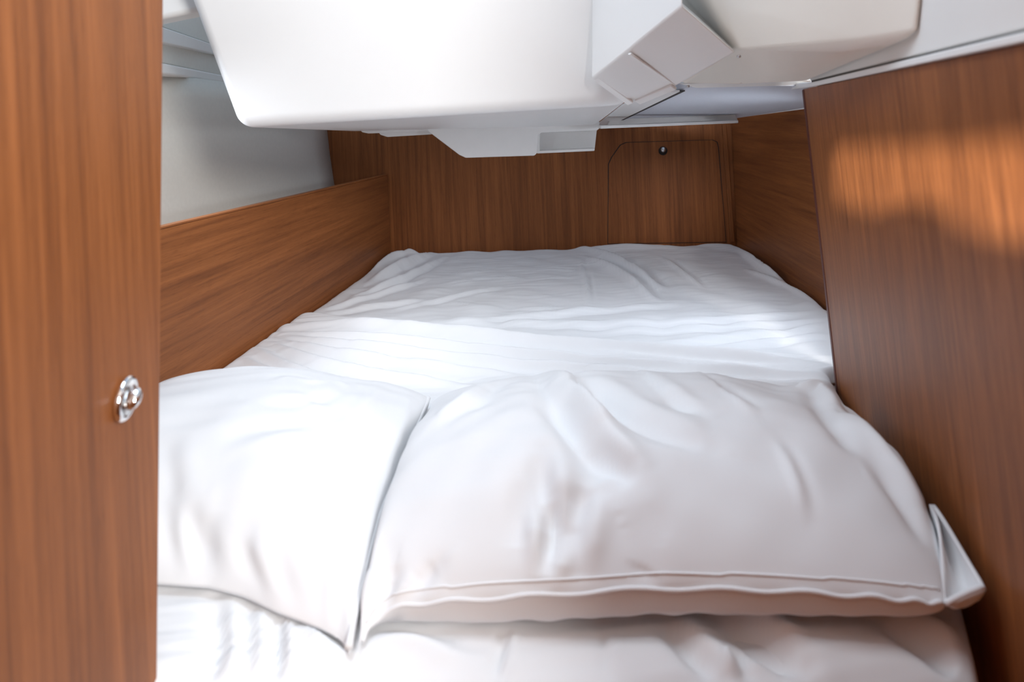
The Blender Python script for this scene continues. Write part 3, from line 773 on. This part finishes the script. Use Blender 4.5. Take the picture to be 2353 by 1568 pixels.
l_right = [(804, 1508, -0.500), (822, 1400, -0.490), (842, 1310, -0.480), (872, 1190, -0.470), (926, 1060, -0.471), (988, 918, -0.485)]
lBR = at_z(*l_right[-1]); lFR = at_z(*l_right[0])
l_front = [(-46, 1345, -0.498), (200, 1338, -0.498), (365, 1345, -0.498), (480, 1353, -0.498), (560, 1374, -0.498), (640, 1412, -0.498), (740, 1450, -0.499), (785, 1474, -0.5), (804, 1508, -0.500)]
lBL = Vector((-0.655, 1.27, EYE - 0.485)); lFL = at_z(*l_front[0])
l_strokes = [
    ([(378, 1130), (385, 1220), (425, 1330)], 0.014, -0.006),
    ([(405, 1180), (415, 1250), (440, 1330)], 0.010, 0.005),
    ([(430, 1150), (445, 1240), (470, 1335)], 0.012, -0.006),
    ([(480, 1180), (480, 1260), (500, 1340)], 0.012, -0.005),
    ([(545, 1250), (575, 1310), (610, 1380)], 0.011, -0.006),
    ([(580, 1250), (610, 1320), (650, 1390)], 0.010, 0.004),
    ([(620, 1290), (650, 1350), (690, 1410)], 0.010, -0.004),
    ([(735, 1320), (738, 1380), (742, 1430)], 0.009, -0.003),
    ([(770, 1360), (775, 1430), (785, 1470)], 0.008, -0.005),
    ([(760, 1300), (755, 1380), (765, 1450)], 0.010, 0.004),
    ([(560, 920), (640, 935), (740, 925), (840, 890)], 0.012, -0.005),
    ([(530, 980), (650, 990), (800, 950)], 0.014, -0.004),
    ([(660, 905), (720, 930), (760, 960)], 0.010, 0.004),
    ([(640, 875), (700, 890), (760, 885), (800, 892)], 0.010, 0.007),
    ([(880, 885), (840, 930), (780, 990)], 0.012, 0.005),
    ([(950, 920), (910, 1000), (880, 1080)], 0.012, 0.006),
    ([(500, 1050), (600, 1010), (700, 1000)], 0.014, 0.003),
    ([(380, 1020), (390, 1100), (400, 1150)], 0.012, -0.004),
]
pl_o, plP, plA = pillow('pillow', Vx(lBL), Vx(lBR), Vx(lFR), Vx(lFL),
    ((0.0, 0.010, 0.004), (0, 0, 0), (0.0, -0.004, 0.0), (-0.01, 0, 0.0)), 0.094, 0.05, l_strokes, 33, COTTON2, gain=0.75, edges=(None, l_right, l_front, None),
    lump=lambda u, v: 1 - 0.09 * v - 0.05 * u, uexp=0.2)
tag(pl_o, 'brightly lit left white pillow tucked behind the teak door', 'pillow', 'white pillows')
sd = [Vector(plP[-1, k]) + Vector((-0.002, 0, 0.003)) for k in range(4, 148, 2)]
v3, f3_ = tube_data(sd, 0.004, 8); mesh_obj('hem', v3, f3_, COTTON2, pl_o, smooth=True)

# ------------------------------------------------------------------ berth base and the entry behind the viewer
z0 = EYE + ZM - 0.142
struct(prism('berth_base', [(left_x(0.62), 0.62, z0), (right_x(0.62), 0.62, z0), (right_x(1.24), 1.24, z0), (right_x(1.4), 1.4, z0), (right_x(2.55), 2.55, z0), (left_x(2.6), 2.6, z0)], (0, 0, -z0), W_X), 'teak berth base under the mattress')
struct(box('floor', (-1.3, -1.6, -0.04), (1.3, 2.9, 0.0), W_Y), 'teak cabin sole')
struct(box('wall_left_saloon', (-1.08, -1.5, 0), (-1.05, 0.63, EYE + 0.85), W_V))
struct(box('wall_right_saloon', (1.35, -1.5, 0), (1.38, 2.75, EYE + 0.85), W_V))

# wall behind the viewer, its unseen portlight opening shaped to throw the sun patch
patch = [(1912, 352), (1918, 340), (1935, 334), (2060, 332), (2200, 328), (2300, 318), (2420, 310), (2560, 330), (2600, 420), (2560, 560), (2400, 560), (2260, 545), (2195, 522), (2165, 478), (2110, 466), (2068, 470), (2060, 494), (2010, 486), (1950, 474), (1925, 462), (1914, 440)]
WY = -1.0
hole = []
for x, y in patch:
    p = on(x, y, PL_RIGHT); d = SUN_AT - p
    hole.append(p + d * ((WY - p.y) / d.y))
hc = sum(hole, Vector()) / len(hole)
outer = []
x0, x1, zz0, zz1 = -1.05, 1.35, 0.0, EYE + 0.95
for p in hole:
    d = (p - hc); k = 1e9
    if d.x > 1e-6: k = min(k, (x1 - hc.x) / d.x)
    if d.x < -1e-6: k = min(k, (x0 - hc.x) / d.x)
    if d.z > 1e-6: k = min(k, (zz1 - hc.z) / d.z)
    if d.z < -1e-6: k = min(k, (zz0 - hc.z) / d.z)
    outer.append(hc + d * k)
V = outer + hole; n = len(hole)
wf = mesh_obj('wall_front', V, [[i, (i + 1) % n, n + (i + 1) % n, n + i] for i in range(n)], W_V)
md = wf.modifiers.new('solid', 'SOLIDIFY'); md.thickness = 0.006
struct(wf)
struct(box('ceiling_saloon', (-1.08, -1.02, EYE + 0.95), (1.38, 0.05, EYE + 0.99), GEL_M))
